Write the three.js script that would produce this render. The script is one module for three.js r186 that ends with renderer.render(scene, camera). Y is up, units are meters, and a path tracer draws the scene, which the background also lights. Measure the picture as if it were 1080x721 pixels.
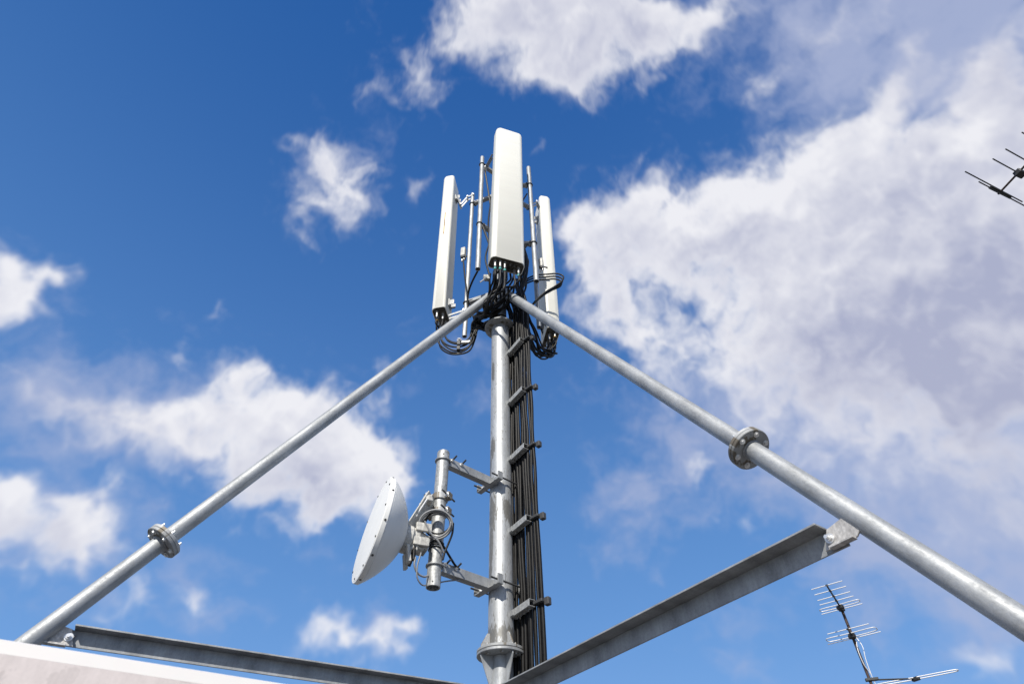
import * as THREE from 'three';
import { RoundedBoxGeometry } from 'three/addons/geometries/RoundedBoxGeometry.js';
import { mergeGeometries, toCreasedNormals, mergeVertices } from 'three/addons/utils/BufferGeometryUtils.js';
import { createNoise3D } from 'simplex-noise';

// ---------------------------------------------------------------- camera, sky, sun, exposure
const scene = new THREE.Scene();
const camera = new THREE.PerspectiveCamera(58.05, 1080 / 721, 0.05, 4000);
camera.position.set(0, 1.6, 0);
camera.rotation.order = 'YXZ';
camera.rotation.set(THREE.MathUtils.degToRad(46), 0, THREE.MathUtils.degToRad(-1.27));
const renderer = new THREE.WebGLRenderer({ antialias: true });
renderer.toneMapping = THREE.LinearToneMapping;
renderer.toneMappingExposure = 1.1;
renderer.shadowMap.enabled = true;
camera.focus = 5.2; camera.userData.fStop = 5.6;

const SUN_AZ = -12, SUN_EL = 39;          // degrees; azimuth from straight behind the camera, minus is to its left
const sun = new THREE.DirectionalLight(new THREE.Color().setRGB(1, 0.95, 0.87), 5.0);
{
  const a = THREE.MathUtils.degToRad(SUN_AZ), e = THREE.MathUtils.degToRad(SUN_EL);
  const target = new THREE.Vector3(-0.1, 4.5, -3.9);
  sun.position.set(Math.sin(a) * Math.cos(e), Math.sin(e), Math.cos(a) * Math.cos(e)).multiplyScalar(30).add(target);
  sun.target.position.copy(target);
  sun.castShadow = true;
  sun.shadow.mapSize.set(4096, 4096);
  Object.assign(sun.shadow.camera, { left: -9, right: 9, top: 9, bottom: -9, near: 1, far: 60 });
  scene.add(sun, sun.target);
}

function rng(seed) { let s = seed >>> 0; return () => { s = (s + 0x6D2B79F5) | 0; let t = Math.imul(s ^ (s >>> 15), 1 | s); t = (t + Math.imul(t ^ (t >>> 7), 61 | t)) ^ t; return ((t ^ (t >>> 14)) >>> 0) / 4294967296; }; }
const clamp = (x, a = 0, b = 1) => Math.min(b, Math.max(a, x));
const sstep = (a, b, x) => { const t = clamp((x - a) / (b - a)); return t * t * (3 - 2 * t); };
const mix = (a, b, t) => a + (b - a) * t;

// clouds of the day: azimuth, elevation, radius (degrees), strength
const cumulus = [
  // the big bank on the right
  [12.8, 53.5, 3.6, 0.95], [19.2, 54.7, 4, 1], [25.9, 52.4, 4.7, 1.1], [13.6, 49.4, 3.9, 0.9], [15.7, 45.6, 3.4, 0.7], [34.2, 52.2, 4, 1.1], [40.4, 51.6, 3.3, 1.05], [47.4, 52, 2.9, 1], [53.9, 51.5, 2.3, 0.95], [45, 47.1, 4.9, 1.15], [52.3, 45.6, 4.5, 1.1],
  [56.1, 41.8, 4.5, 1.15], [37.5, 45, 6, 1.1], [45.3, 41.4, 6.1, 1.2], [50.9, 37.3, 5.5, 1.15], [25, 48.2, 3, 0.42], [28.6, 43.6, 4.4, 0.6], [19, 42.8, 3, 0.5], [35, 39.7, 5.6, 0.7], [42.1, 36, 5.4, 0.75], [47.2, 31.8, 4.9, 0.8], [56.6, 35.1, 6, 1], [55.9, 52.5, 1.5, 0.5], [24.4, 57.2, 1.8, 0.5], [24.7, 40.2, 4.9, 0.5], [30.5, 35.2, 5.3, 0.55], [37.3, 31.3, 5.5, 0.55], [43.3, 27.4, 4.9, 0.6], [57, 46.1, 3, 0.8], [60.4, 44, 3.4, 0.8], [49.4, 42.7, 5.2, 0.8], [11.5, 56.7, 2, 0.7], [40.7, 23.3, 4.2, 0.42], 
  // along the top
  [3.7, 74.3, 3.3, 0.9], [15.5, 73, 3.7, 1.1], [28.2, 72.2, 3.9, 1.1], [15.3, 69.3, 2.6, 0.85], [29.3, 69.2, 2.8, 0.7], [-9.1, 73.9, 2.8, 0.75], [-16.4, 72.4, 2.2, 0.5], [8.8, 70.5, 3, 0.8], [18.4, 67.4, 2, 0.6], [34.2, 67.7, 2.5, 0.6], [41.3, 67.9, 2.1, 0.55], [14, 77.9, 5.5, 0.9], [38, 70.1, 2.1, 0.6], [-28.5, 66.1, 2, 0.44], [-22.7, 68, 2.6, 0.46], [-17.4, 66.3, 2, 0.38], [-17.4, 70.1, 2.3, 0.42], [-34.8, 72.2, 1.3, 0.4],
  [44.8, 66.6, 2, 0.75], [50.1, 65.9, 2, 0.7], [57, 59.8, 2.2, 0.62], [61.7, 57.9, 1.8, 0.5], [60.4, 53.8, 2.2, 0.6], [62.6, 49.5, 2.5, 0.75], [66.9, 49.4, 2.2, 0.7], [62.6, 46.1, 2.2, 0.75], [43.6, 60.1, 2.2, 0.5], [48.4, 59.8, 1.7, 0.42],
  // small tufts in the blue
  [-33.8, 58.6, 2, 0.5], [-30, 57.9, 2.8, 0.58], [-24.1, 58.7, 2.7, 0.5], [-30.2, 54.8, 3.2, 0.44], [-25.4, 55.9, 2.9, 0.44], [-31.8, 59.2, 1.6, 0.4], [-38.2, 59, 1, 0.5], [-31.5, 51.7, 1.2, 0.45], [-15.9, 58.6, 1.1, 0.5], [-14, 60.3, 0.8, 0.42], [-36.9, 43.1, 0.8, 0.5], [4.6, 63.4, 1, 0.42],
  // left edge
  [-53.4, 38.6, 1.8, 1], [-51.6, 37.5, 1.8, 0.95], [-51, 40.5, 1.4, 0.7], [-49.7, 40.7, 0.8, 0.5], [-54.5, 36.2, 2.3, 1], [-49.1, 36.3, 1, 0.45],
  // long bank at lower left
  [-24.8, 37.2, 2.9, 1], [-20.9, 36.2, 3.7, 1.15], [-15.9, 34.8, 3.3, 1.1], [-13.5, 33, 2.8, 0.95], [-29.4, 36.2, 2.6, 0.9], [-33.3, 35.5, 2.2, 0.72], [-36.8, 33.6, 2.4, 0.72], [-39.3, 32.8, 1.9, 0.6], [-23, 32.1, 2.8, 0.85], [-19.3, 30.7, 2.4, 0.75], [-31.4, 39.5, 1.5, 0.72], [-29.2, 39.2, 1.4, 0.6], [-30.7, 33, 2.7, 0.7], [-35, 32.6, 2.4, 0.62], [-26.1, 34, 3.4, 0.9], [-18.4, 32.8, 3.2, 0.9], [-11.5, 32.7, 1.7, 0.6], [-38.2, 30.8, 2.4, 0.5], [-33.6, 38, 1.8, 0.5], [-41.8, 31.5, 2.3, 0.55], [-26, 30, 2.7, 0.6], [-21, 28.5, 2, 0.5],
  [-37.7, 38.3, 1.2, 0.5], [-16.4, 42.9, 1.4, 0.6], [-15.1, 40.9, 1, 0.5], [-44.3, 31.7, 2.2, 0.45], [-47.4, 31.9, 1.8, 0.45],
  [-43.7, 25, 1.8, 1], [-42.3, 24, 1.4, 0.8], [-39.6, 25.9, 1.5, 0.85], [-37.2, 24.8, 2.2, 0.9], [-38, 22.9, 1.8, 0.75], [-37.3, 27.5, 1.3, 0.8], [-39.7, 24.1, 1.8, 0.7], [-35.5, 22.8, 1.6, 0.6], [-39.1, 20.6, 1.5, 0.45], [-44.8, 22.9, 2.5, 0.9], [-33.7, 23.5, 1.3, 0.5], [-40.7, 20.8, 1.5, 0.5],
  // low wisps
  [-31.7, 20.7, 1.9, 0.62], [-28.2, 20.9, 1.7, 0.62], [-26.5, 21.3, 1.1, 0.5], [-34.3, 19.7, 1.5, 0.5], [-17.6, 20.3, 1.4, 0.75], [-15.3, 20.7, 1.8, 0.95], [-12.3, 20.2, 1.9, 0.9], [-9.8, 21, 1.3, 0.75], [-9.8, 19.6, 1, 0.6], [-19.3, 19.3, 1.1, 0.5],
  [3, 36.3, 1, 0.55], [19.2, 32.4, 1.3, 0.62], [19.7, 28.3, 0.9, 0.45], [34.2, 15.4, 1.2, 0.62], [35.5, 14.5, 1.1, 0.5], [23.1, 27.7, 1.1, 0.4],
];
// thin grey-violet sheets between and under the heaps
const veil = [
  [26.3, 39, 7.2, 0.8], [33.7, 34.2, 8, 1], [41.2, 29.8, 7.7, 1.1], [43, 23.9, 6.4, 1.1], [34.7, 25.2, 5.9, 0.8], [37.7, 19.5, 5.2, 0.7], [28, 22.6, 4.1, 0.4], [21.3, 31.6, 4.7, 0.5], [13.5, 31.2, 4.9, 0.4], [47, 29.6, 6.5, 1], [17.4, 38.3, 5, 0.5], [29.7, 18.1, 4.4, 0.35], [36.3, 14.9, 2.7, 0.5], [18.6, 17.8, 3.4, 0.3],
  [45.3, 65.1, 4.2, 0.5], [55.3, 59.9, 5.2, 0.8], [61.2, 54.3, 5.5, 0.9], [64.8, 49.5, 5, 1], [70, 58.8, 7.8, 0.8], [44.7, 59.6, 3.6, 0.4], [53.6, 54.7, 4, 0.45], [68.3, 45.1, 6.1, 0.9], [24.4, 57.2, 4.1, 0.3],
  [-45.9, 31.9, 4.6, 0.8], [-40, 32.6, 5, 0.8], [-34.2, 34.5, 5.1, 0.6], [-37.7, 24.3, 4.4, 0.6], [-40.6, 22.2, 3.5, 0.55], [-30.4, 21.1, 4.6, 0.5], [-24.4, 33.5, 6.3, 0.5], [-27.9, 57.1, 4.8, 0.35], [-4.9, 43.4, 5.3, 0.3], [-29.5, 66, 3.8, 0.25], [-51.3, 38.1, 3.1, 0.5], [-12.3, 20.3, 3.7, 0.4], [-24.6, 21.3, 3.5, 0.3], [11.3, 29.9, 4.9, 0.35],
];
// where the bank on the right is deepest and greyest
const thick = [[46, 36.6, 5.8, 0.55], [46.4, 29.8, 5.4, 0.8], [38.7, 34.9, 5.6, 0.6], [51.4, 36.9, 4.2, 0.4], [31.7, 37.4, 5.3, 0.5], [60.4, 53.8, 5.5, 0.75], [64.5, 48.6, 4.5, 0.7], [55.3, 59.9, 4.6, 0.6], [40.7, 23.3, 5.3, 0.9], [-44.3, 31.7, 4.4, 0.6], [-37.9, 31.7, 4.1, 0.4], [-25.1, 30.2, 4.6, 0.35], [-40.2, 21.6, 3.5, 0.5], [32.4, 71.4, 2.9, 0.25]];
// the rest of the sky, out of view, carries the same kind of scattered clouds
{
  const r = rng(77), RAD0 = Math.PI / 180;
  for (let i = 0; i < 90; i++) {
    const az = r() * 360, el = 8 + Math.asin(r()) * 180 / Math.PI * 0.9, big = 3 + r() * 4;
    const off = Math.acos(Math.cos(az * RAD0) * Math.cos(el * RAD0) * Math.cos(46 * RAD0) + Math.sin(el * RAD0) * Math.sin(46 * RAD0)) / RAD0;
    if (off < 50 + big * 2.5) continue;                              // these belong to the part of the sky listed above
    for (let k = 0; k < 4; k++) cumulus.push([az + (r() - 0.5) * big * 3, el + (r() - 0.5) * big, big * (0.5 + r() * 0.8), 0.6 + r() * 0.5]);
  }
}
function makeSky() {
  const W = 2048, H = 1024, data = new Float32Array(W * H * 4), n = createNoise3D(rng(11)), n2 = createNoise3D(rng(12)), n3 = createNoise3D(rng(13));
  const D2R = Math.PI / 180;
  const blobs = [...cumulus.map((b) => [...b, 0]), ...veil.map((b) => [...b, 1]), ...thick.map((b) => [...b, 2])].map(([az, el, rad, w, kind]) => ({ kind, x: Math.sin(az * D2R) * Math.cos(el * D2R), y: Math.sin(el * D2R), z: -Math.cos(az * D2R) * Math.cos(el * D2R), k: 1 / (2 * (1 - Math.cos(rad * D2R))), cut: Math.cos(Math.min(170, rad * 2.3) * D2R), w }));
  const fbm = (f, x, y, z, o, g = 0.5) => { let a = 1, s = 0, t = 0; for (let i = 0; i < o; i++) { s += a * f(x, y, z); t += a; a *= g; x = x * 2.03 + 7.1; y = y * 2.03 - 3.3; z = z * 2.03 + 1.7; } return s / t; };
  const bill = (f, x, y, z, o) => { let a = 1, s = 0, t = 0; for (let i = 0; i < o; i++) { s += a * (1 - 2 * Math.abs(f(x, y, z))); t += a; a *= 0.5; x = x * 2.07 + 3.1; y = y * 2.07 + 9.2; z = z * 2.07 - 4.4; } return s / t; };
  // blobs sorted into coarse cells so that each texel looks at few of them
  const CW = 64, CH = 32, cells = Array.from({ length: CW * CH }, () => []);
  for (let j = 0; j < CH; j++) for (let i = 0; i < CW; i++) {
    const lo = ((i + 0.5) / CW - 0.5) * 2 * Math.PI, la = ((j + 0.5) / CH - 0.5) * Math.PI, c = [Math.cos(lo) * Math.cos(la), Math.sin(la), Math.sin(lo) * Math.cos(la)];
    for (const b of blobs) if (Math.acos(clamp(c[0] * b.x + c[1] * b.y + c[2] * b.z, -1, 1)) < Math.acos(b.cut) + 0.13) cells[j * CW + i].push(b);
  }
  function field(x, y, z, list, oct) {
    const wx = x + 0.026 * fbm(n2, x * 9, y * 9, z * 9, 4), wy = y + 0.026 * fbm(n2, x * 9 + 31, y * 9, z * 9, 4), wz = z + 0.026 * fbm(n2, x * 9, y * 9 + 57, z * 9, 4);
    let m = 0, mv = 0, mt = 0;
    for (const q of list) {
      const d2 = ((wx - q.x) ** 2 + (wy - q.y) ** 2 + (wz - q.z) ** 2) * q.k;
      if (d2 < 5.3) { const v = q.w * Math.exp(-d2 * 1.1); if (q.kind === 1) mv += v * (1 - mv * 0.6); else if (q.kind === 2) mt += v * (1 - mt * 0.7); else m += v - m * v * 0.55; }
    }
    if (m <= 0.05) return { m, mv, mt, dens: -1, puff: 0, wx, wy, wz };
    const fine = fbm(n, wx * 15, wy * 15, wz * 15, oct, 0.57), puff = bill(n3, wx * 12, wy * 12, wz * 12, oct - 1);
    return { m, mv, mt, puff, wx, wy, wz, dens: m + 0.50 * fine + 0.20 * (puff - 0.25) - 0.47 };
  }
  for (let j = 0; j < H; j++) {
    const la = ((j + 0.5) / H - 0.5) * Math.PI, sl = Math.sin(la), cl = Math.cos(la);
    for (let i = 0; i < W; i++) {
      const at = (j * W + i) * 4, lo = ((i + 0.5) / W - 0.5) * 2 * Math.PI;
      const x = Math.cos(lo) * cl, y = sl, z = Math.sin(lo) * cl;
      // clear air: deep blue overhead, paler towards the horizon
      const t = clamp(1 - Math.max(0, y)), h1 = Math.pow(t, 1.25), h2 = Math.pow(t, 9);
      let r = mix(0.018, 0.195, h1), g = mix(0.096, 0.425, h1), b = mix(0.330, 0.83, h1);
      r = mix(r, 0.55, h2); g = mix(g, 0.68, h2); b = mix(b, 0.86, h2);
      if (y > 0.02) {
        const list = cells[Math.floor(j / H * CH) * CW + Math.floor(i / W * CW)];
        if (list.length) {
          const q = field(x, y, z, list, 7);
          if (q.mv > 0.03) {
            const a = 0.80 * sstep(0.05, 1.25, q.mv + 0.60 * fbm(n2, q.wx * 8 + 3, q.wy * 12, q.wz * 8, 6, 0.6) - 0.06);
            r = mix(r, 0.40, a); g = mix(g, 0.45, a); b = mix(b, 0.63, a);
          }
          if (q.m > 0.05) {
            const cover = Math.pow(sstep(-0.36, 0.62, q.dens), 1.4);
            if (cover > 0.002) {
              // heaps are bright where they face the light and greyer where cloud piles up above them
              const up = field(x - x * y * 0.035, y + (1 - y * y) * 0.035, z - z * y * 0.035, list, 5), far = field(x - x * y * 0.09, y + (1 - y * y) * 0.09, z - z * y * 0.09, list, 3);
              const solid = sstep(0.15, 1.0, q.dens), pile = clamp(0.5 + 0.75 * (up.dens - q.dens), 0, 1) * 0.55 + 0.30 * sstep(0.1, 0.9, far.dens);
              const body = fbm(n3, x * 6 + 4, y * 6, z * 6, 4);
              const shade = clamp(pile * solid * 1.05 + 0.40 * body * solid + 0.62 * q.mt - 0.16 * q.puff, 0, 1);
              const a = cover * mix(0.60, 0.97, sstep(0.35, 0.95, q.m));
              r = mix(r, mix(0.80, 0.38, shade), a); g = mix(g, mix(0.80, 0.405, shade), a); b = mix(b, mix(0.84, 0.55, shade), a);
            }
          }
        }
      }
      data[at] = r; data[at + 1] = g; data[at + 2] = b; data[at + 3] = 1;
    }
  }
  const tx = new THREE.DataTexture(data, W, H, THREE.RGBAFormat, THREE.FloatType);
  tx.mapping = THREE.EquirectangularReflectionMapping; tx.magFilter = THREE.LinearFilter; tx.minFilter = THREE.LinearFilter; tx.needsUpdate = true;
  return tx;
}
const skyTexture = makeSky();
scene.background = skyTexture;
scene.environment = skyTexture;

// ---------------------------------------------------------------- helpers
const V = (a, b, c) => Array.isArray(a) ? new THREE.Vector3(...a) : new THREE.Vector3(a, b, c);
const RAD = Math.PI / 180;
const taken = new Map();
function numbered(name) { const k = taken.get(name) ?? 0; taken.set(name, k + 1); return k ? name + '_' + String(k).padStart(3, '0') : name; }
function thing(name, label, category, pos = [0, 0, 0], turn = 0, group) {
  const o = new THREE.Group(); o.name = numbered(name); o.position.set(...pos); o.rotation.order = 'YXZ'; o.rotation.y = turn;
  o.userData = { label, category }; if (group) o.userData.group = group; scene.add(o); return o;
}
function part(name, geo, mat, parent, label) {
  const m = new THREE.Mesh(Array.isArray(geo) ? merge(geo) : geo, mat); m.name = name; m.castShadow = m.receiveShadow = true;
  if (label) m.userData.label = label; parent.add(m); return m;
}
function single(name, geo, mat, label, category, group) {
  const m = new THREE.Mesh(Array.isArray(geo) ? merge(geo) : geo, mat); m.name = numbered(name); m.castShadow = m.receiveShadow = true;
  m.userData = { label, category }; if (group) m.userData.group = group; scene.add(m); return m;
}
function merge(list) { return mergeGeometries(list.map((g) => { const q = g.index ? g.toNonIndexed() : g; for (const k of Object.keys(q.attributes)) if (!['position', 'normal', 'uv'].includes(k)) q.deleteAttribute(k); return q; })); }
const local = (o, p) => o.worldToLocal(V(p));                     // a place in the world as the thing itself sees it
function place(geo, from, to) {                                   // +y of the geometry runs from one point to the other
  const d = to.clone().sub(from), q = new THREE.Quaternion().setFromUnitVectors(new THREE.Vector3(0, 1, 0), d.clone().normalize());
  geo.applyQuaternion(q); const c = from.clone().add(to).multiplyScalar(0.5); geo.translate(c.x, c.y, c.z); return geo;
}
function rod(a, b, r, seg = 16, r2 = r) {
  a = V(a); b = V(b); const L = a.distanceTo(b), g = new THREE.CylinderGeometry(r2, r, L, seg, 1), uv = g.attributes.uv;
  for (let i = 0; i < uv.count; i++) uv.setXY(i, uv.getX(i) * Math.PI * 2 * r, uv.getY(i) * L);
  return place(g, a, b);
}
function pipe(a, b, r, wall = 0.004, seg = 40) {                  // open tube with a wall
  a = V(a); b = V(b); const L = a.distanceTo(b), h = L / 2, e = Math.min(0.0015, wall / 3), i = r - wall;
  const g = new THREE.LatheGeometry([[i, -h], [r - e, -h], [r, -h + e], [r, h - e], [r - e, h], [i, h], [i, -h]].map((p) => new THREE.Vector2(...p)), seg), uv = g.attributes.uv, pos = g.attributes.position;
  for (let k = 0; k < uv.count; k++) uv.setXY(k, uv.getX(k) * Math.PI * 2 * r, pos.getY(k) + h);
  return place(toCreasedNormals(g, 0.6), a, b);
}
function box(w, h, d, at = [0, 0, 0], rot = [0, 0, 0], rad = 0.002) {
  const g = new RoundedBoxGeometry(w, h, d, 1, Math.min(rad, w / 3, h / 3, d / 3));
  const p = g.attributes.position, nn = g.attributes.normal, uv = g.attributes.uv;
  for (let k = 0; k < uv.count; k++) { const ax = Math.abs(nn.getX(k)), ay = Math.abs(nn.getY(k)), az = Math.abs(nn.getZ(k)); if (ax >= ay && ax >= az) uv.setXY(k, p.getZ(k), p.getY(k)); else if (ay >= az) uv.setXY(k, p.getX(k), p.getZ(k)); else uv.setXY(k, p.getX(k), p.getY(k)); }
  const m = new THREE.Matrix4().makeRotationFromEuler(new THREE.Euler(...rot, 'YXZ')); m.setPosition(...at); g.applyMatrix4(m); return g;
}
function cable(points, r, seg = 0, radial = 8) {
  const c = new THREE.CatmullRomCurve3(points.map((p) => V(p)), false, 'centripetal');
  const g = new THREE.TubeGeometry(c, seg || points.length * 8, r, radial, false), uv = g.attributes.uv, L = c.getLength();
  for (let i = 0; i < uv.count; i++) uv.setXY(i, uv.getX(i) * L, uv.getY(i) * 6.28 * r);
  const caps = [0, 1].map((t) => { const p = c.getPoint(t), s = new THREE.SphereGeometry(r, radial, 4); s.translate(p.x, p.y, p.z); return s; });
  return merge([g, ...caps]);
}
function plate(outline, thick, bevel = 0.0015) {                  // outline in x,y; thickness along z, centred
  const g = new THREE.ExtrudeGeometry(new THREE.Shape(outline.map((p) => new THREE.Vector2(...p))), { depth: thick - 2 * bevel, bevelEnabled: true, bevelThickness: bevel, bevelSize: bevel, bevelOffset: -bevel, bevelSegments: 1 });
  g.translate(0, 0, -thick / 2 + bevel); return g;
}
function hexBolt(at, dir, r, head, shank = 0) {                   // head (and a thread past it) standing on a surface
  const a = V(at), d = V(dir).normalize(), g = [rodSeg(a.clone().addScaledVector(d, -0.001), a.clone().addScaledVector(d, head), r, 6)];
  g.push(rodSeg(a.clone().addScaledVector(d, -0.001), a.clone().addScaledVector(d, head * 0.2), r * 1.45, 16));
  if (shank) g.push(rodSeg(a.clone().addScaledVector(d, head * 0.5), a.clone().addScaledVector(d, head + shank), r * 0.58, 10));
  return merge(g);
}
const rodSeg = (a, b, r, s) => rod(a.toArray(), b.toArray(), r, s);
function disc(centre, dir, r, thick, seg = 48, inner = 0) {       // flange plate with a small chamfer
  const h = thick / 2, e = Math.min(0.0025, thick / 4);
  const g = new THREE.LatheGeometry([[inner, -h], [r - e, -h], [r, -h + e], [r, h - e], [r - e, h], [inner, h]].map((p) => new THREE.Vector2(...p)), seg), uv = g.attributes.uv, pos = g.attributes.position;
  for (let k = 0; k < uv.count; k++) uv.setXY(k, pos.getX(k), pos.getZ(k));
  const c = V(centre), d = V(dir).normalize().multiplyScalar(h);
  return place(toCreasedNormals(g, 0.5), c.clone().sub(d), c.clone().add(d));
}

// ---------------------------------------------------------------- materials
function noiseTexture(size, f, srgb = true, wrap = true) {         // f(u, v, noise) -> [r, g, b] 0..1; noise tiles
  const n = createNoise3D(rng(size + 5)), n4 = (u, v, s) => { const a = u * 2 * Math.PI, b = v * 2 * Math.PI, k = s / 6.28; return 0.5 * (n(Math.cos(a) * k, Math.sin(a) * k, Math.cos(b) * k + 9) + n(Math.sin(b) * k, Math.cos(a) * k + 4, Math.sin(a) * k)); };
  const d = new Uint8Array(size * size * 4);
  for (let j = 0; j < size; j++) for (let i = 0; i < size; i++) { const c = f(i / size, j / size, n4), k = (j * size + i) * 4; for (let q = 0; q < 3; q++) d[k + q] = clamp(c[q]) * 255; d[k + 3] = 255; }
  const t = new THREE.DataTexture(d, size, size); t.wrapS = t.wrapT = wrap ? THREE.RepeatWrapping : THREE.ClampToEdgeWrapping; t.magFilter = THREE.LinearFilter; t.minFilter = THREE.LinearMipmapLinearFilter; t.generateMipmaps = true;
  if (srgb) t.colorSpace = THREE.SRGBColorSpace; t.needsUpdate = true; return t;
}
const rg = rng(3);
const galvMap = noiseTexture(512, (u, v, n) => { const a = n(u, v, 5), b = n(u + 0.3, v, 26), c = n(u, v + 0.4, 90); const k = 0.85 + 0.11 * a + 0.05 * b + 0.05 * c + (rg() - 0.5) * 0.05; return [k, k * 1.002, k * 1.006]; });
const galvRough = noiseTexture(256, (u, v, n) => { const k = 0.56 + 0.14 * n(u, v, 20) + 0.10 * n(u, v + 0.5, 60); return [k, k, k]; }, false);
galvMap.repeat.set(1.9, 1.3); galvRough.repeat.set(2.7, 2.7);
const dirtMap = noiseTexture(512, (u, v, n) => { const s = sstep(0.05, 0.5, n(u, v, 9) + 0.5 * n(u, v, 30)); const k = 0.86 + 0.06 * n(u, v, 60) + (rg() - 0.5) * 0.05; return [mix(k, 0.60, s), mix(k, 0.56, s), mix(k, 0.50, s)]; });
dirtMap.repeat.set(2, 2);
const grimeMap = noiseTexture(512, (u, v, n) => { const k = 0.975 + 0.014 * n(u, v, 6) + 0.008 * n(u, v + 0.3, 17); return [k, k * 0.998, k * 0.985]; });
const mottleMap = noiseTexture(512, (u, v, n) => { const k = 0.80 + 0.12 * n(u, v, 12) + 0.12 * n(u + 0.2, v, 30) + 0.06 * n(u, v + 0.4, 80) + (rg() - 0.5) * 0.05; return [k, k * 1.0, k * 0.995]; });
mottleMap.repeat.set(2, 2);
const plasterMap = noiseTexture(512, (u, v, n) => { const s = sstep(0.35, 0.6, n(u, v, 7) + 0.4 * n(u, v, 40)); const k = 0.95 + 0.03 * n(u, v, 12) + 0.02 * n(u + 0.2, v, 50) - 0.05 * s + (rg() - 0.5) * 0.015; return [k, k * 0.995, k * 0.99]; });
plasterMap.repeat.set(2, 2);
const C = (r, g, b) => new THREE.Color().setRGB(r, g, b);
const M = {
  galv: new THREE.MeshStandardMaterial({ color: C(0.47, 0.485, 0.49), metalness: 0.4, roughness: 1, map: galvMap, roughnessMap: galvRough }),
  mottled: new THREE.MeshStandardMaterial({ color: C(0.56, 0.57, 0.57), metalness: 0.35, roughness: 0.55, map: mottleMap }),
  lug: new THREE.MeshStandardMaterial({ color: C(0.72, 0.70, 0.68), metalness: 0.2, roughness: 0.6, map: mottleMap }),  // galvanised steel painted brighter, so the shadowed lugs look sunlit
  galvDull: new THREE.MeshStandardMaterial({ color: C(0.42, 0.43, 0.43), metalness: 0.35, roughness: 1, map: galvMap, roughnessMap: galvRough }),
  galvDirty: new THREE.MeshStandardMaterial({ color: C(0.56, 0.57, 0.57), metalness: 0.3, roughness: 0.62, map: dirtMap }),
  flange: new THREE.MeshStandardMaterial({ color: C(0.44, 0.45, 0.45), metalness: 0.3, roughness: 0.65, map: dirtMap }),
  bolt: new THREE.MeshStandardMaterial({ color: C(0.74, 0.74, 0.73), metalness: 0.7, roughness: 0.38 }),
  darkSteel: new THREE.MeshStandardMaterial({ color: C(0.10, 0.10, 0.10), metalness: 0.4, roughness: 0.6, map: galvMap }),
  radome: new THREE.MeshStandardMaterial({ color: C(0.80, 0.79, 0.735), roughness: 0.48, map: grimeMap }),
  dishWhite: new THREE.MeshStandardMaterial({ color: C(0.80, 0.80, 0.79), roughness: 0.5, map: grimeMap }),
  cap: new THREE.MeshStandardMaterial({ color: C(0.115, 0.108, 0.09), roughness: 0.7, map: dirtMap }),
  rubber: new THREE.MeshPhysicalMaterial({ color: C(0.009, 0.009, 0.009), roughness: 0.45, specularIntensity: 0.5 }),
  feeder: new THREE.MeshPhysicalMaterial({ color: C(0.009, 0.0085, 0.008), roughness: 0.5, specularIntensity: 0.45, map: dirtMap }),
  connector: new THREE.MeshStandardMaterial({ color: C(0.55, 0.55, 0.53), metalness: 0.7, roughness: 0.4 }),
  brass: new THREE.MeshStandardMaterial({ color: C(0.55, 0.33, 0.08), metalness: 0.5, roughness: 0.5 }),
  teal: new THREE.MeshStandardMaterial({ color: C(0.06, 0.32, 0.29), roughness: 0.55 }),
  ochre: new THREE.MeshStandardMaterial({ color: C(0.62, 0.42, 0.18), roughness: 0.6, map: dirtMap }),
  offwhite: new THREE.MeshStandardMaterial({ color: C(0.76, 0.74, 0.68), roughness: 0.55, map: mottleMap }),
  greyCable: new THREE.MeshStandardMaterial({ color: C(0.22, 0.225, 0.23), roughness: 0.45 }),
  parapet: new THREE.MeshStandardMaterial({ color: C(0.66, 0.60, 0.585), roughness: 0.85, map: plasterMap }),
  coping: new THREE.MeshStandardMaterial({ color: C(0.64, 0.62, 0.61), roughness: 0.6, map: grimeMap }),
  aluminium: new THREE.MeshStandardMaterial({ color: C(0.75, 0.74, 0.72), metalness: 0.3, roughness: 0.45 }),
  rustPole: new THREE.MeshStandardMaterial({ color: C(0.085, 0.055, 0.045), roughness: 0.8, map: dirtMap }),
  blackPlastic: new THREE.MeshStandardMaterial({ color: C(0.02, 0.02, 0.02), roughness: 0.55 }),
  backlitAlu: new THREE.MeshStandardMaterial({ color: C(0.055, 0.055, 0.05), metalness: 0.3, roughness: 0.6 }),  // aluminium with backlit shade painted into its colour
  roof: new THREE.MeshStandardMaterial({ color: C(0.21, 0.20, 0.19), roughness: 0.95, map: dirtMap }),
  ground: new THREE.MeshStandardMaterial({ color: C(0.12, 0.125, 0.10), roughness: 1 }),
};

// ---------------------------------------------------------------- roof and ground
{
  const g = new THREE.PlaneGeometry(3000, 3000); g.rotateX(-Math.PI / 2);
  const m = part('ground', g, M.ground, scene); m.position.y = -14; m.userData.kind = 'structure'; m.userData.label = 'ground far below the roof';
  const d = part('roof_deck', box(34, 14, 34, [0, -7, -4], [0, 0, 0], 0.02), M.roof, scene); d.userData.kind = 'structure'; d.userData.label = 'flat grey roof that everything stands on';
}

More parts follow.
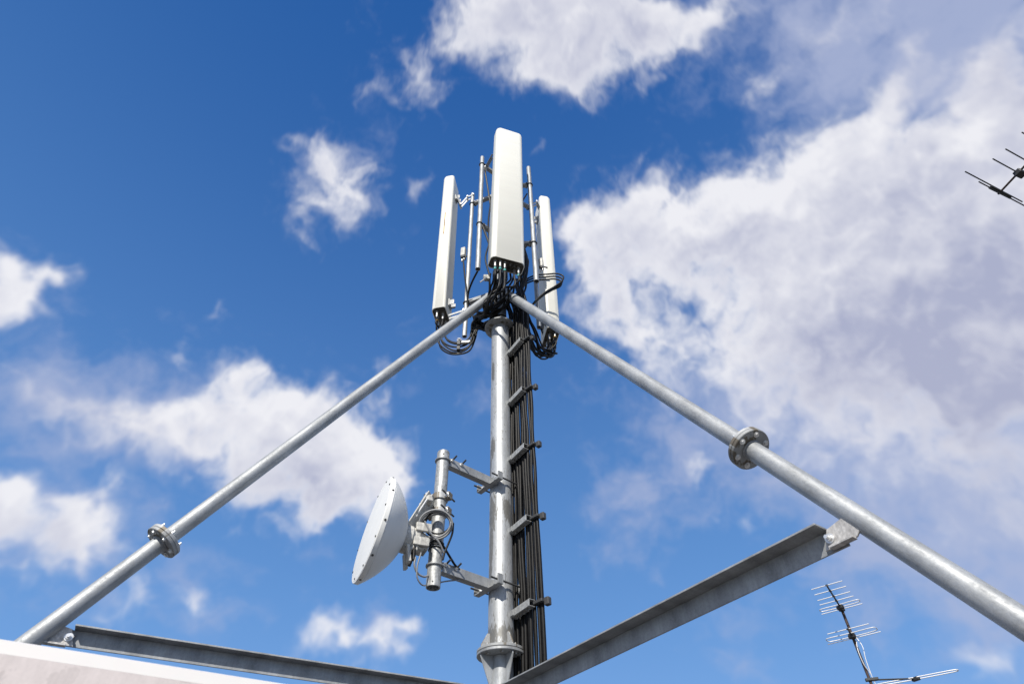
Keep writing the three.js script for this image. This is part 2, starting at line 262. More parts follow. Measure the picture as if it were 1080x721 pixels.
// ---------------------------------------------------------------- white parapet close to the camera
{
  const a = V([-1.048, 2.1, -1.275]), b = V([-0.517, 2.1, -1.603]), dir = b.clone().sub(a).setY(0).normalize();
  const from = a.clone().addScaledVector(dir, -1.6), to = b.clone().addScaledVector(dir, 0.8), L = from.distanceTo(to), mid = from.clone().add(to).multiplyScalar(0.5);
  const turn = Math.atan2(-dir.z, dir.x);
  const t = thing('parapet_wall', 'white painted parapet wall with bevelled coping in the lower left corner', 'wall', [mid.x, 0, mid.z], turn);
  const prof = (pts, len) => { const g = new THREE.ExtrudeGeometry(new THREE.Shape(pts.map((p) => new THREE.Vector2(...p))), { depth: len, bevelEnabled: false }); g.translate(0, 0, -len / 2); g.rotateY(Math.PI / 2); return g; };
  // profile x points away from the camera, y up
  part('wall', box(L, 2.0688, 0.16, [0, 1.0344, -0.0838], [0, 0, 0], 0.0004), M.parapet, t);
  part('coping', prof([[0.004, 2.069], [0.012, 2.0945], [0.022, 2.1], [0.19, 2.1], [0.19, 2.069]].map(([x, y]) => [x, y]), L), M.coping, t);
}

// ---------------------------------------------------------------- mast
const MX = -0.106, MZ = -3.89;
const LOWF = 2.950, TOPF = 5.816, TOP = 8.72;
const mastMap = (() => {                                           // galvanised pipe, 0.5 m round and 2.9 m tall, with weather stains
  const W = 256, H = 1024, d = new Uint8Array(W * H * 4), n = createNoise3D(rng(21)), r = rng(22);
  const spots = [[0.85, 0.79, 0.045, 0.045], [0.86, 0.51, 0.05, 0.035], [0.86, 0.315, 0.085, 0.05], [0.10, 0.325, 0.08, 0.03], [0.85, 0.25, 0.045, 0.045], [0.84, 0.205, 0.04, 0.05], [0.80, 0.45, 0.04, 0.06], [0.16, 0.30, 0.03, 0.03], [0.82, 0.14, 0.035, 0.05], [0.12, 0.02, 0.16, 0.022], [0.85, 0.02, 0.14, 0.026], [0.35, 0.6, 0.08, 0.2], [0.6, 0.4, 0.1, 0.25]];
  for (let j = 0; j < H; j++) for (let i = 0; i < W; i++) {
    const u = i / W, v = j / H, a = u * 6.283, X = Math.cos(a), Y = Math.sin(a);
    const big = n(X * 1.2, Y * 1.2, v * 9), mid = n(X * 3.5, Y * 3.5, v * 26), fine = n(X * 12, Y * 12, v * 90), run = n(X * 9, Y * 9, v * 3);
    let s = 0; for (const [cu, cv, ru, rv] of spots) { let du = Math.abs(u - cu); du = Math.min(du, 1 - du); s = Math.max(s, 1.25 - Math.hypot(du / ru, (v - cv) / rv)); }
    const stain = sstep(0.2, 0.42, s + 0.35 * mid + 0.25 * fine) * 0.9;
    const k = 0.87 + 0.05 * big + 0.04 * mid + 0.03 * fine + 0.035 * run + (r() - 0.5) * 0.05, q = (j * W + i) * 4;
    const c = [mix(k, 0.585 + 0.05 * fine, stain), mix(k * 1.002, 0.57 + 0.05 * fine, stain), mix(k * 1.006, 0.545 + 0.05 * fine, stain)];
    for (let e = 0; e < 3; e++) d[q + e] = clamp(c[e]) * 255; d[q + 3] = 255;
  }
  const t = new THREE.DataTexture(d, W, H); t.wrapS = THREE.RepeatWrapping; t.magFilter = THREE.LinearFilter; t.minFilter = THREE.LinearMipmapLinearFilter; t.generateMipmaps = true; t.colorSpace = THREE.SRGBColorSpace; t.needsUpdate = true; return t;
})();
M.mast = new THREE.MeshStandardMaterial({ color: C(0.54, 0.555, 0.56), metalness: 0.4, roughness: 0.5, map: mastMap });
{
  const t = thing('mast', 'thick galvanised steel mast with grey stains standing in the middle', 'mast', [MX, 0, MZ]);
  part('lower_pipe', rod([0, 0, 0], [0, LOWF - 0.02, 0], 0.058, 40), M.galv, t);
  part('base_plate', box(0.4, 0.02, 0.4, [0, 0.012, 0]), M.galvDull, t);
  const mid = new THREE.CylinderGeometry(0.08, 0.08, TOPF - 0.015 - (LOWF + 0.02), 64, 1); mid.translate(0, (TOPF - 0.015 + LOWF + 0.02) / 2, 0);
  part('main_pipe', mid, M.mast, t, 'stained main pipe between the two flanges');
  part('upper_pipe', rod([0, TOPF + 0.015, 0], [0, TOP, 0], 0.058, 40), M.galvDull, t);
  part('upper_pipe_cap', disc([0, TOP + 0.004, 0], [0, 1, 0], 0.06, 0.008, 32), M.galvDull, t);
  const up = [0, 1, 0];
  part('flange', disc([0, LOWF + 0.0095, 0], up, 0.147, 0.017), M.flange, t);
  part('flange', disc([0, LOWF - 0.0095, 0], up, 0.147, 0.017), M.galvDull, t);
  part('flange', disc([0, TOPF + 0.008, 0], up, 0.135, 0.015), M.flange, t);
  part('flange', disc([0, TOPF - 0.008, 0], up, 0.145, 0.015), M.flange, t);
  for (const deg of [-60, 32, 122, 212]) {                        // stiffening gussets above and below the lower flange
    const a = deg * RAD, q = new THREE.Matrix4().makeRotationY(a - Math.PI / 2);
    const gu = plate([[0.078, LOWF + 0.018], [0.136, LOWF + 0.018], [0.136, LOWF + 0.035], [0.094, LOWF + 0.105], [0.078, LOWF + 0.105]], 0.009); gu.applyMatrix4(q);
    part('gusset', gu, M.galvDirty, t);
    const gd = plate([[0.056, LOWF - 0.018], [0.138, LOWF - 0.018], [0.138, LOWF - 0.032], [0.070, LOWF - 0.20], [0.056, LOWF - 0.20]], 0.009); gd.applyMatrix4(q);
    part('gusset', gd, M.galv, t);
  }
  for (let i = 0; i < 8; i++) {
    const a = (i * 45 + 4) * RAD, x = Math.sin(a) * 0.115, z = Math.cos(a) * 0.115;
    part('nut', hexBolt([x, LOWF + 0.018, z], up, 0.011, 0.011, 0.008), M.galvDirty, t); part('bolt', hexBolt([x, LOWF - 0.018, z], [0, -1, 0], 0.011, 0.010), M.galvDirty, t);
    part('nut', hexBolt([x, TOPF + 0.016, z], up, 0.010, 0.010, 0.008), M.galvDull, t); part('bolt', hexBolt([x, TOPF - 0.016, z], [0, -1, 0], 0.010, 0.009), M.galvDull, t);
  }
  for (const y of [TOPF + 0.12, TOPF + 0.36]) { const r = new THREE.TorusGeometry(0.061, 0.006, 8, 32); r.rotateX(Math.PI / 2); r.translate(0, y, 0); part('cable_tie', r, M.rubber, t); }
}

// ---------------------------------------------------------------- two raking struts and two angle beams
const JOINT = [-0.111, 6.387, -3.89];
function strut(foot, at, tubeR, label, lugAt, lugDir) {
  const t = thing('support_strut', label, 'strut', [foot[0], 0, foot[2]], 0, 'raking struts of the mast');
  const F = local(t, foot), T = local(t, JOINT), d = T.clone().sub(F).normalize(), L = T.distanceTo(F);
  const P = V(at).sub(V(foot).setY(0)); const s = P.clone().sub(F).dot(d), q = F.clone().addScaledVector(d, s);
  const pt = (k) => F.clone().addScaledVector(d, k).toArray();
  part('lower_tube', rod(pt(0), pt(s - 0.018), tubeR, 56), M.galv, t);
  part('upper_tube', rod(pt(s + 0.018), pt(L - 0.05), tubeR, 56), M.galv, t);
  part('flange', disc(pt(s - 0.0095), d.toArray(), 0.096, 0.018, 56), M.flange, t);
  part('flange', disc(pt(s + 0.0095), d.toArray(), 0.096, 0.018, 56), M.galvDirty, t);
  for (const k of [-0.022, 0.022]) part('weld', disc(pt(s + k), d.toArray(), tubeR + 0.005, 0.010, 48), M.galvDull, t);
  const u = new THREE.Vector3(0, 1, 0).cross(d).normalize(), w = d.clone().cross(u).normalize();
  for (let i = 0; i < 6; i++) {
    const a = (i * 60 + 12) * RAD, o = u.clone().multiplyScalar(Math.cos(a) * 0.074).addScaledVector(w, Math.sin(a) * 0.074);
    const lo = V(pt(s - 0.019)).add(o), hi = V(pt(s + 0.019)).add(o);
    part('bolt', hexBolt(lo.toArray(), d.clone().negate().toArray(), 0.0095, 0.009), M.bolt, t); part('nut', hexBolt(hi.toArray(), d.toArray(), 0.0095, 0.010, 0.012), M.bolt, t);
  }
  part('base_plate', box(0.28, 0.02, 0.28, [F.x, 0.012, F.z]), M.galvDull, t);
  part('collar', disc(pt(L - 0.06), d.toArray(), tubeR + 0.01, 0.03, 40), M.galvDull, t);
  return t;
}
const TUBE = 0.0425;
const LEFT_FOOT = [-3.527, 0, -1.929], RIGHT_FOOT = [2.215, 0, -0.589];
const strutL = strut(LEFT_FOOT, [-1.817, 3.198, -2.911], TUBE, 'galvanised tube strut slanting down to the lower left behind the white parapet');
const strutR = strut(RIGHT_FOOT, [1.041, 3.223, -2.255], TUBE, 'galvanised tube strut slanting down to the right edge, nearest to the camera');
const BEAM_Y = 2.735;
function beam(from, to, side, W, D, label) {                              // equal angle, flange on top towards the camera
  const a = V(from), b = V(to), d = b.clone().sub(a).setY(0), L = d.length(); d.normalize();
  const t = thing('angle_beam', label, 'steel beam', [a.x, BEAM_Y, a.z], Math.atan2(-d.z, d.x), 'angle beams between the struts and the mast');
  // local x runs to the mast, local z = side * towards the camera
  const K = 0.008, cut = 0.052, reach = side > 0 ? 0.054 : 0.078;
  part('top_flange', box(L - cut, K, W, [L / 2 + cut / 2, 0, side * W / 2], [0, 0, 0], 0.0015), M.galvDull, t);
  part('web', box(L, D, K, [L / 2, -K / 2 - D / 2, side * K / 2], [0, 0, 0], 0.0015), M.galvDull, t);
  // lug welded to the strut, bolted through the web
  const lug = plate([[0.045, -0.010], [0.078, -0.080], [-0.050, -0.080], [-reach, -0.055], [-reach, reach - 0.074], [-0.035, 0.006]], 0.009); lug.translate(0, 0, side * 0.030);
  part('packing', box(0.05, 0.045, 0.016, [0.04, -0.045, side * 0.0165]), M.galvDull, t);
  part('lug', lug, M.lug, t);
  const tab = plate([[-0.045, 0.0], [0.05, 0.0], [0.05, 0.03], [-0.045, 0.03]], 0.009); tab.rotateX(side * Math.PI / 2); tab.translate(0, -0.083, side * 0.028); part('lug_foot', tab, M.lug, t);
  part('bolt', hexBolt([0.045, -0.045, side * 0.0348], [0, 0, side], 0.0125, 0.014, 0.012), M.bolt, t);
  return t;
}
beam([1.187, 2.735, -2.057], [MX + 0.02, 0, MZ + 0.04], -1, 0.088, 0.080, 'galvanised angle beam rising to the right strut at the lower right');
beam([-2.059, 2.735, -2.825], [MX - 0.03, 0, MZ + 0.02], 1, 0.064, 0.070, 'galvanised angle beam along the bottom left above the white parapet');

// ---------------------------------------------------------------- panel antennas
function outline(w, d, rf, rb) {                                    // plan of a radome: x across, z to the front
  const pts = [], arc = (cx, cz, r, a0, a1) => { for (let i = 0; i <= 8; i++) { const a = (a0 + (a1 - a0) * i / 8) * RAD; pts.push([cx + Math.cos(a) * r, cz + Math.sin(a) * r]); } };
  arc(w / 2 - rf, d / 2 - rf, rf, 0, 90); arc(-w / 2 + rf, d / 2 - rf, rf, 90, 180); arc(-w / 2 + rb, -d / 2 + rb, rb, 180, 270); arc(w / 2 - rb, -d / 2 + rb, rb, 270, 360);
  return pts;
}
function loft(plan, w, d, levels, closed = true) {
  const n = plan.length, pos = [], uv = [], idx = [];
  levels.forEach(([y, ins]) => plan.forEach(([x, z], i) => { pos.push(x * (1 - 2 * ins / w), y, z * (1 - 2 * ins / d)); uv.push(i / n * 2 * (w + d), y); }));
  for (let l = 0; l + 1 < levels.length; l++) for (let i = 0; i < n; i++) { const a = l * n + i, b = l * n + (i + 1) % n, c = a + n, e = b + n; idx.push(a, c, b, b, c, e); }
  if (closed) { const c = pos.length / 3, y = levels[levels.length - 1][0]; pos.push(0, y, 0); uv.push(0, y); const o = (levels.length - 1) * n; for (let i = 0; i < n; i++) idx.push(o + i, c, o + (i + 1) % n); }
  const g = new THREE.BufferGeometry(); g.setAttribute('position', new THREE.Float32BufferAttribute(pos, 3)); g.setAttribute('uv', new THREE.Float32BufferAttribute(uv, 2)); g.setIndex(idx);
  return toCreasedNormals(g, 0.7);
}
function panelAntenna(pos, turn, tilt, w, d, h, ports, label) {
  const t = thing('panel_antenna', label, 'antenna', pos, turn, 'sector panel antennas on the mast head'); t.rotation.x = tilt;
  const plan = outline(w, d, Math.min(0.055, d * 0.42), 0.030);
  const lv = [[0.016, 0.007], [0.001, 0.006], [0, 0.003], [0.004, 0]]; lv.push([h - 0.07, 0]);
  for (let i = 1; i <= 9; i++) { const a = i / 9 * 90 * RAD; lv.push([h - 0.07 + Math.sin(a) * 0.07, 0.055 * (1 - Math.cos(a))]); }
  part('radome', loft(plan, w, d, lv), M.radome, t);
  const cp = loft(plan, w, d, [[0.024, 0.0065], [0.012, 0.0065]]); part('end_cap', cp, M.cap, t);
  const cap = loft(plan, w, d, [[0.020, 0.0062], [0.0105, 0.0062]]); // closed plate
  part('end_plate', cap, M.cap, t);
  ports.forEach(([x, z, used]) => {
    const c = part('connector', [rod([x, 0.0105, z], [x, -0.022, z], 0.0135, 6), rod([x, -0.02, z], [x, used ? -0.085 : -0.034, z], used ? 0.0105 : 0.009, 12)], used ? M.connector : M.cap, t);
    if (used === 2) part('tape_band', rod([x, -0.105, z], [x, -0.13, z], 0.0125, 12), M.teal, c);
    if (used === 3) part('tape_band', rod([x, -0.065, z], [x, -0.085, z], 0.0128, 12), M.brass, c);
  });
  for (const y of [0.18, h - 0.42]) part('back_bracket', [box(0.08, 0.10, 0.014, [0, y, -d / 2 - 0.006]), box(0.006, 0.07, 0.05, [-0.03, y, -d / 2 - 0.035]), box(0.006, 0.07, 0.05, [0.03, y, -d / 2 - 0.035])], M.galvDull, t);
  return t;
}
const portsC = [[-0.115, 0.02, 2], [-0.07, 0.032, 2], [-0.025, 0.03, 2], [0.025, 0.03, 0], [0.065, 0.025, 0], [0.115, 0.01, 2], [-0.09, -0.03, 1], [-0.03, -0.035, 1], [0.03, -0.03, 0], [0.085, -0.03, 1]];
const portsS = [[-0.09, 0.02, 3], [-0.035, 0.03, 1], [0.03, 0.03, 3], [0.085, 0.02, 1], [-0.06, -0.03, 1], [0.05, -0.03, 1]];
const panelC = panelAntenna([-0.036, 6.23, -3.48], 19 * RAD, 0, 0.335, 0.15, 2.74, portsC, 'tall white panel antenna in front of the mast, the one facing the camera');
const panelL = panelAntenna([-0.70, 6.20, -4.08], -99 * RAD, 0.018, 0.27, 0.145, 2.64, portsS, 'white panel antenna on the left of the mast head with an ochre streak');
const panelR = panelAntenna([0.405, 6.22, -4.42], 101 * RAD, 0.018, 0.30, 0.15, 2.62, portsS, 'white panel antenna on the right of the mast head, behind two steel pipes');
panelC.rotation.z = -0.018;
part('ochre_streak', box(0.004, 0.45, 0.014, [0.1345, 1.50, 0.004], [0, 0, 0], 0.001), M.ochre, panelL, 'ochre stained strip');

// ---------------------------------------------------------------- mounting pipes and head frame
function mountPipe(x, z, y0, y1, r, clamps, label) {
  const t = thing('mounting_pipe', label, 'pipe', [x, y0, z], 0, 'mounting pipes of the mast head');
  part('pipe', pipe([0, 0, 0], [0, y1 - y0, 0], r, 0.005, 28), M.galv, t);
  part('pipe_cap', disc([0, y1 - y0 - 0.002, 0], [0, 1, 0], r - 0.004, 0.006, 24), M.galv, t);
  for (const y of clamps) {
    const g = new THREE.TorusGeometry(r + 0.005, 0.007, 8, 28); g.rotateX(Math.PI / 2); g.translate(0, y - y0, 0);
    const toMast = Math.atan2(MX - x, MZ - z), s = Math.sin(toMast), c = Math.cos(toMast);
    const k = part('clamp', [g, box(0.07, 0.035, 0.02, [s * (r + 0.012), y - y0, c * (r + 0.012)], [0, toMast, 0])], M.darkSteel, t);
    for (const e of [0.026, -0.026]) part('bolt', hexBolt([s * (r + 0.02) + c * e, y - y0, c * (r + 0.02) - s * e], [s, 0, c], 0.008, 0.02, 0.02), M.bolt, k);
  }
  return t;
}
const P1 = [-0.452, -4.03], P2 = [-0.323, -3.72], P3 = [0.261, -3.89], P4 = [0.272, -4.16];
mountPipe(...P1, 5.86, 8.46, 0.023, [8.22, 6.35], 'thin steel pipe standing next to the left panel antenna');
mountPipe(...P2, 6.50, 8.81, 0.026, [8.62, 7.30], 'steel pipe just left of the middle panel antenna');
mountPipe(...P3, 6.50, 8.84, 0.027, [8.40, 7.16], 'steel pipe just right of the middle panel antenna');
mountPipe(...P4, 6.110, 8.5, 0.023, [8.30, 6.30], 'steel pipe at the back of the right panel antenna');
{
  const t = thing('head_frame', 'dark steel collars and arms joining the mounting pipes to the mast top', 'frame', [MX, 6.8, MZ]);
  const arm = (y, p, r = 0.02, back = 0.035) => {
    const e = new THREE.Vector3(p[0] - MX, 0, p[1] - MZ), L = e.length(); e.normalize(); const a = Math.atan2(e.x, e.z), s = 0.055, f = L - back;
    part('arm', box(0.045, 0.045, f - s, [e.x * (s + f) / 2, y - 6.8, e.z * (s + f) / 2], [0, a, 0]), M.galvDull, t);
  };
  for (const y of [8.30, 7.24, 6.62, 6.33]) part('collar', disc([0, y - 6.8, 0], [0, 1, 0], 0.078, 0.07, 32), M.darkSteel, t);
  arm(8.62, P2); arm(7.30, P2); arm(8.40, P3); arm(7.16, P3); arm(8.22, P1); arm(6.35, P1); arm(8.30, P4); arm(6.30, P4);
  arm(8.33, [-0.0, -3.60], 0, 0.0); arm(6.55, [-0.0, -3.60], 0, 0.0);
  for (const [y0, y1] of [[6.6, 7.2], [7.4, 8.2]]) part('stay', rod([0.07, y0 - 6.8, 0.06], [P3[0] - MX - 0.04, y1 - 6.8, P3[1] - MZ], 0.009, 8), M.darkSteel, t);
  part('stay', rod([-0.06, 0.55, 0.05], [P2[0] - MX + 0.03, 1.78, P2[1] - MZ], 0.010, 8), M.darkSteel, t);
  part('stay', rod([-0.06, 0.05, 0.05], [P2[0] - MX + 0.03, 0.48, P2[1] - MZ], 0.012, 8), M.darkSteel, t);
}
function tiltArm(label, pts, mat, name = 'tilt_bracket') {           // folding bracket between a panel and its pipe
  const t = thing(name, label, 'bracket', pts[0], 0, 'brackets holding the side panels');
  for (let i = 0; i + 1 < pts.length; i++) {
    const a = local(t, pts[i]), b = local(t, pts[i + 1]), m = a.clone().add(b).multiplyScalar(0.5), d = b.clone().sub(a), L = d.length();
    for (const o of [-0.022, 0.022]) { const g = new RoundedBoxGeometry(0.022, L + 0.02, 0.007, 1, 0.002); place(g, a, b); g.translate(0, 0, o); part('link', g, mat, t); }
    part('pivot_bolt', rod([b.x, b.y, b.z - 0.04], [b.x, b.y, b.z + 0.04], 0.010, 10), M.bolt, t);
  }
  return t;
}
tiltArm('folded white bracket at the top of the left panel antenna', [[-0.65, 8.44, -4.06], [-0.591, 8.205, -4.04], [-0.514, 8.361, -4.03], [-0.445, 8.403, -4.03]], M.galv);
tiltArm('short bracket at the foot of the left panel antenna', [[-0.615, 6.183, -4.06], [-0.473, 6.215, -4.03]], M.galv);
tiltArm('folded bracket at the top of the right panel antenna', [[0.418, 8.507, -4.35], [0.359, 8.576, -4.25], [0.287, 8.331, -4.14]], M.galv);
tiltArm('short bracket at the foot of the right panel antenna', [[0.362, 6.549, -4.36], [0.256, 6.281, -4.16]], M.galv);
tiltArm('thin bracket at the upper left edge of the middle panel antenna', [[-0.19, 8.5, -3.55], [-0.277, 8.48, -3.7]], M.galvDull);
function controlBox(at, s, label) {
  const t = thing('control_box', label, 'box', at, 0, 'small control boxes on the mounting pipes');
  part('housing', box(0.052 * s, 0.15 * s, 0.06 * s, [0, 0.075 * s, 0], [0, -0.25, 0], 0.008), M.offwhite, t);
  part('base', box(0.048 * s, 0.028 * s, 0.055 * s, [0, -0.014 * s, 0], [0, -0.25, 0], 0.004), M.blackPlastic, t);
  part('gland', [rod([-0.01, -0.026, 0], [-0.01, -0.075, 0], 0.010, 10), rod([0.012, -0.026, 0.01], [0.012, -0.06, 0.01], 0.008, 10)], M.connector, t);
  part('strap', box(0.07, 0.02, 0.01, [0.04, 0.05, -0.03], [0, 0.4, 0]), M.darkSteel, t);
}
controlBox([-0.513, 7.093, -4], 1, 'small off-white box on the thin left pipe');
controlBox([0.341, 7.033, -4.12], 0.95, 'small off-white box in front of the right panel antenna');

// ---------------------------------------------------------------- feeder cables and the rails that hold them
const RA = [0.076, 0.030], RD = [0.54, 0.84];                        // start beside the mast (from its axis) and heading in plan
const railY = [5.435, 4.868, 4.310, 3.727, 3.165];
const railNames = ['topmost cable rail, just under the upper mast flange', 'second cable rail from the top, beside the upper mast', 'third cable rail from the top, above the upper dish arm', 'fourth cable rail from the top, between the two dish arms', 'lowest cable rail, just above the lower mast flange'];
const RL = 0.215, rn = Math.hypot(...RD), rdx = RD[0] / rn, rdz = RD[1] / rn, turnR = Math.atan2(rdx, rdz);
const feederSpots = [];
for (const s of [-0.03, 0.0, 0.048, 0.078, 0.127, 0.155, 0.19]) feederSpots.push([s, 0.032]);
for (const s of [-0.02, 0.012, 0.06, 0.09, 0.142]) feederSpots.push([s, 0.062]);
feederSpots.push([0.218, 0.040], [0.244, 0.046]);
const feederXZ = ([s, o]) => [MX + RA[0] + rdx * s + rdz * o, MZ + RA[1] + rdz * s - rdx * o];
railY.forEach((y, k) => {
  const t = thing('cable_rail', 'galvanised channel: ' + railNames[k], 'cable rail', [MX + RA[0], y, MZ + RA[1]], turnR, 'cable rails on the mast');
  const H = 0.042, D = 0.042, K = 0.004;                             // local z runs outwards, local x away from the mast side
  part('channel', [box(K, H, RL, [-D / 2, 0, RL / 2]), box(D, K, RL, [0, H / 2 - K / 2 + 0.0005, RL / 2]), box(D, K, RL, [0, -H / 2 + K / 2 - 0.0005, RL / 2])], M.mottled, t);
  part('stand_off', box(0.05, 0.035, 0.05, [-0.004, 0, 0.018]), M.galvDull, t);
  feederSpots.forEach(([s, o], i) => {
    if (i > 6 && i < 12) return;
    const g = new THREE.TorusGeometry(0.0145, 0.0035, 6, 16); g.rotateX(Math.PI / 2); g.translate(o, 0, s);
    part('cable_clamp', [g, box(0.018, 0.026, 0.010, [o - 0.018, 0, s])], M.blackPlastic, t);
  });
  part('clamp_block', box(0.034, 0.048, 0.036, [0.064, -0.004, 0.285], [0, 0.3, 0], 0.006), M.darkSteel, t);
  part('clamp_bridge', box(0.03, 0.02, 0.075, [0.028, 0, 0.245], [0, 0.2, 0], 0.004), M.darkSteel, t);
  for (let i = 0; i < 4; i++) part('bolt', hexBolt([-0.002, -H / 2 - 0.001, 0.05 + i * 0.042], [0, -1, 0], 0.007, 0.010, 0.008), M.galvDirty, t);
});
const frand = rng(41);
feederSpots.forEach((sp, i) => {
  const [x, z] = feederXZ(sp), r = [0.0122, 0.0108, 0.0128, 0.0118, 0.0105, 0.0130, 0.0112, 0.0100, 0.0112, 0.0096, 0.0110, 0.0104, 0.0120, 0.0128][i], top = TOPF + 0.25 + frand() * 0.25;
  const pts = [[x - 0.03 - frand() * 0.05, top, z - 0.02]];
  for (let y = top - 0.25; y > 2.2; y -= 0.3) pts.push([x + (frand() - 0.5) * 0.012, y, z + (frand() - 0.5) * 0.010]);
  pts.push([x + 0.004, 2.0, z], [x - 0.02, 1.2, z - 0.03], [x - 0.03, 0.4, z - 0.05], [x, 0.03, z - 0.12]);
  const label = i === 13 ? 'outermost black feeder cable at the sky edge of the bundle by the mast' : i === 12 ? 'second black feeder cable from the sky edge of the bundle by the mast' : 'black feeder cable clamped in the row behind the cable rails';
  single('feeder_cable', cable(pts, r, pts.length * 5, 10), M.feeder, label, 'cable', 'feeder cables down the mast');
});

// ---------------------------------------------------------------- jumper cables
const jr = rng(91), jit = (p, s) => [p[0] + (jr() - 0.5) * s, p[1] + (jr() - 0.5) * s, p[2] + (jr() - 0.5) * s];
function jumper(pts, r, label, group, mat = M.rubber) { return single('jumper_cable', cable(pts, r, pts.length * 9, 8), mat, label, 'cable', group); }
const portWorld = (panel, p, y = -0.08) => { panel.updateMatrixWorld(true); return panel.localToWorld(new THREE.Vector3(p[0], y, p[1])).toArray(); };
portsC.forEach((p, i) => {
  if (!p[2]) return;
  const a = portWorld(panelC, p), f = i / 9;
  const pts = i === 5
    ? [a, [a[0], a[1] - 0.12, a[2]], [0.038, 6.033, -3.55], [-0.06, 5.944, -3.62], [-0.184, 5.895, -3.7], [-0.287, 5.942, -3.82], [-0.331, 5.968, -3.95], [-0.253, 5.959, -4.03], [-0.033, 6.041, -4.05], [0.07, 5.721, -4]]
    : [a, [a[0], a[1] - 0.14, a[2] - 0.01], jit(i < 3 ? [-0.164, 6.036, -3.58] : [-0.104, 6.055, -3.62], 0.05), jit([-0.218, 5.903, -3.66], 0.07), jit([-0.247, 5.85, -3.74], 0.06), jit([-0.317, 5.944, -3.88], 0.08), jit([-0.271, 5.962, -4.02], 0.06), jit([-0.071, 5.999, -4.06], 0.05), jit([0.053, 5.721, -4], 0.05)];
  if (i === 1 || i === 2) { pts[2] = [a[0] - 0.02, a[1] - 0.30, a[2] - 0.02]; pts[3] = jit([-0.172, 5.857, -3.6], 0.05); }
  jumper(pts, 0.0105, i === 5 ? 'thick black cable sweeping from the right port of the middle panel across the mast' : 'black jumper cable hanging from the ports of the middle panel antenna', 'jumper cables under the middle panel');
});
for (let i = 0; i < 5; i++) {                                       // slack loops beside the strut joint
  const q = jr;
  jumper([jit([-0.134, 5.978, -3.75], 0.08), jit([-0.238, 5.837, -3.74], 0.05), jit([-0.333, 5.938, -3.85], 0.05), jit([-0.349, 5.955, -3.95], 0.05), jit([-0.246, 5.866, -3.92], 0.06), jit([-0.178, 6.024, -3.98], 0.05), jit([-0.255, 6.154, -4.02], 0.05), jit([-0.363, 5.992, -4.02], 0.07), jit([-0.381, 5.918, -4.05], 0.05)], 0.0095, 'black cable coiled beside the joint of the left strut', 'slack coils by the strut joint');
}
portsS.forEach((p, i) => {
  const a = portWorld(panelL, p), dy = (i - 2.5) * 2.2;
  const v = [
    [[-0.728, 5.963, -4.12], [-0.678, 5.796, -4.1], [-0.56, 5.688, -4.06], [-0.443, 5.677, -4.04], [-0.367, 5.802, -4.04], [-0.345, 5.989, -4.03], [-0.263, 6.137, -3.98]],
    [[-0.708, 5.968, -4.1], [-0.651, 5.826, -4.08], [-0.538, 5.761, -4.07], [-0.439, 5.773, -4.06], [-0.379, 5.865, -4.05], [-0.347, 6.041, -4.04], [-0.236, 6.193, -3.98]],
    [[-0.716, 5.922, -4.12], [-0.665, 5.76, -4.09], [-0.539, 5.64, -4.05], [-0.417, 5.676, -4.04], [-0.361, 5.851, -4.05], [-0.328, 6.029, -4.03], [-0.253, 6.154, -3.97]],
    [[-0.67, 5.969, -4.09], [-0.637, 5.891, -4.08], [-0.54, 5.815, -4.06], [-0.432, 5.84, -4.05], [-0.372, 5.947, -4.04], [-0.317, 6.004, -4.02], [-0.187, 5.986, -3.97]],
    [[-0.651, 5.972, -4.08], [-0.606, 5.854, -4.07], [-0.52, 5.778, -4.05], [-0.412, 5.79, -4.04], [-0.362, 5.906, -4.04], [-0.299, 6.017, -4.02], [-0.187, 6.04, -3.97]],
    [[-0.677, 5.927, -4.1], [-0.63, 5.787, -4.08], [-0.526, 5.712, -4.06], [-0.42, 5.737, -4.05], [-0.37, 5.88, -4.04], [-0.308, 5.974, -4.03], [-0.168, 5.931, -3.97]],
  ][i].map((q) => jit(q, 0.02));
  jumper([a, [a[0], a[1] - 0.1, a[2]], ...v], 0.0085, 'black jumper cable in the loops hanging below the left panel antenna', 'cable loops under the left panel');
});
{
  const t = thing('cable_clip', 'metal clip holding the cable loops at the foot of the thin left pipe', 'clip', [-0.501, 5.634, -4.02], 0);
  part('strip', box(0.026, 0.20, 0.012, [0, 0.10, -0.02]), M.darkSteel, t);
  part('clip_block', box(0.03, 0.045, 0.03, [0, 0.06, 0]), M.darkSteel, t);
  part('clip_block', box(0.03, 0.045, 0.03, [0, 0.125, 0]), M.darkSteel, t);
  part('bolt', hexBolt([0, 0.19, -0.016], [0, 0.4, 1], 0.016, 0.016), M.bolt, t);
  part('tie_bar', box(0.12, 0.03, 0.012, [0.045, 0.175, -0.028]), M.galv, t);
}
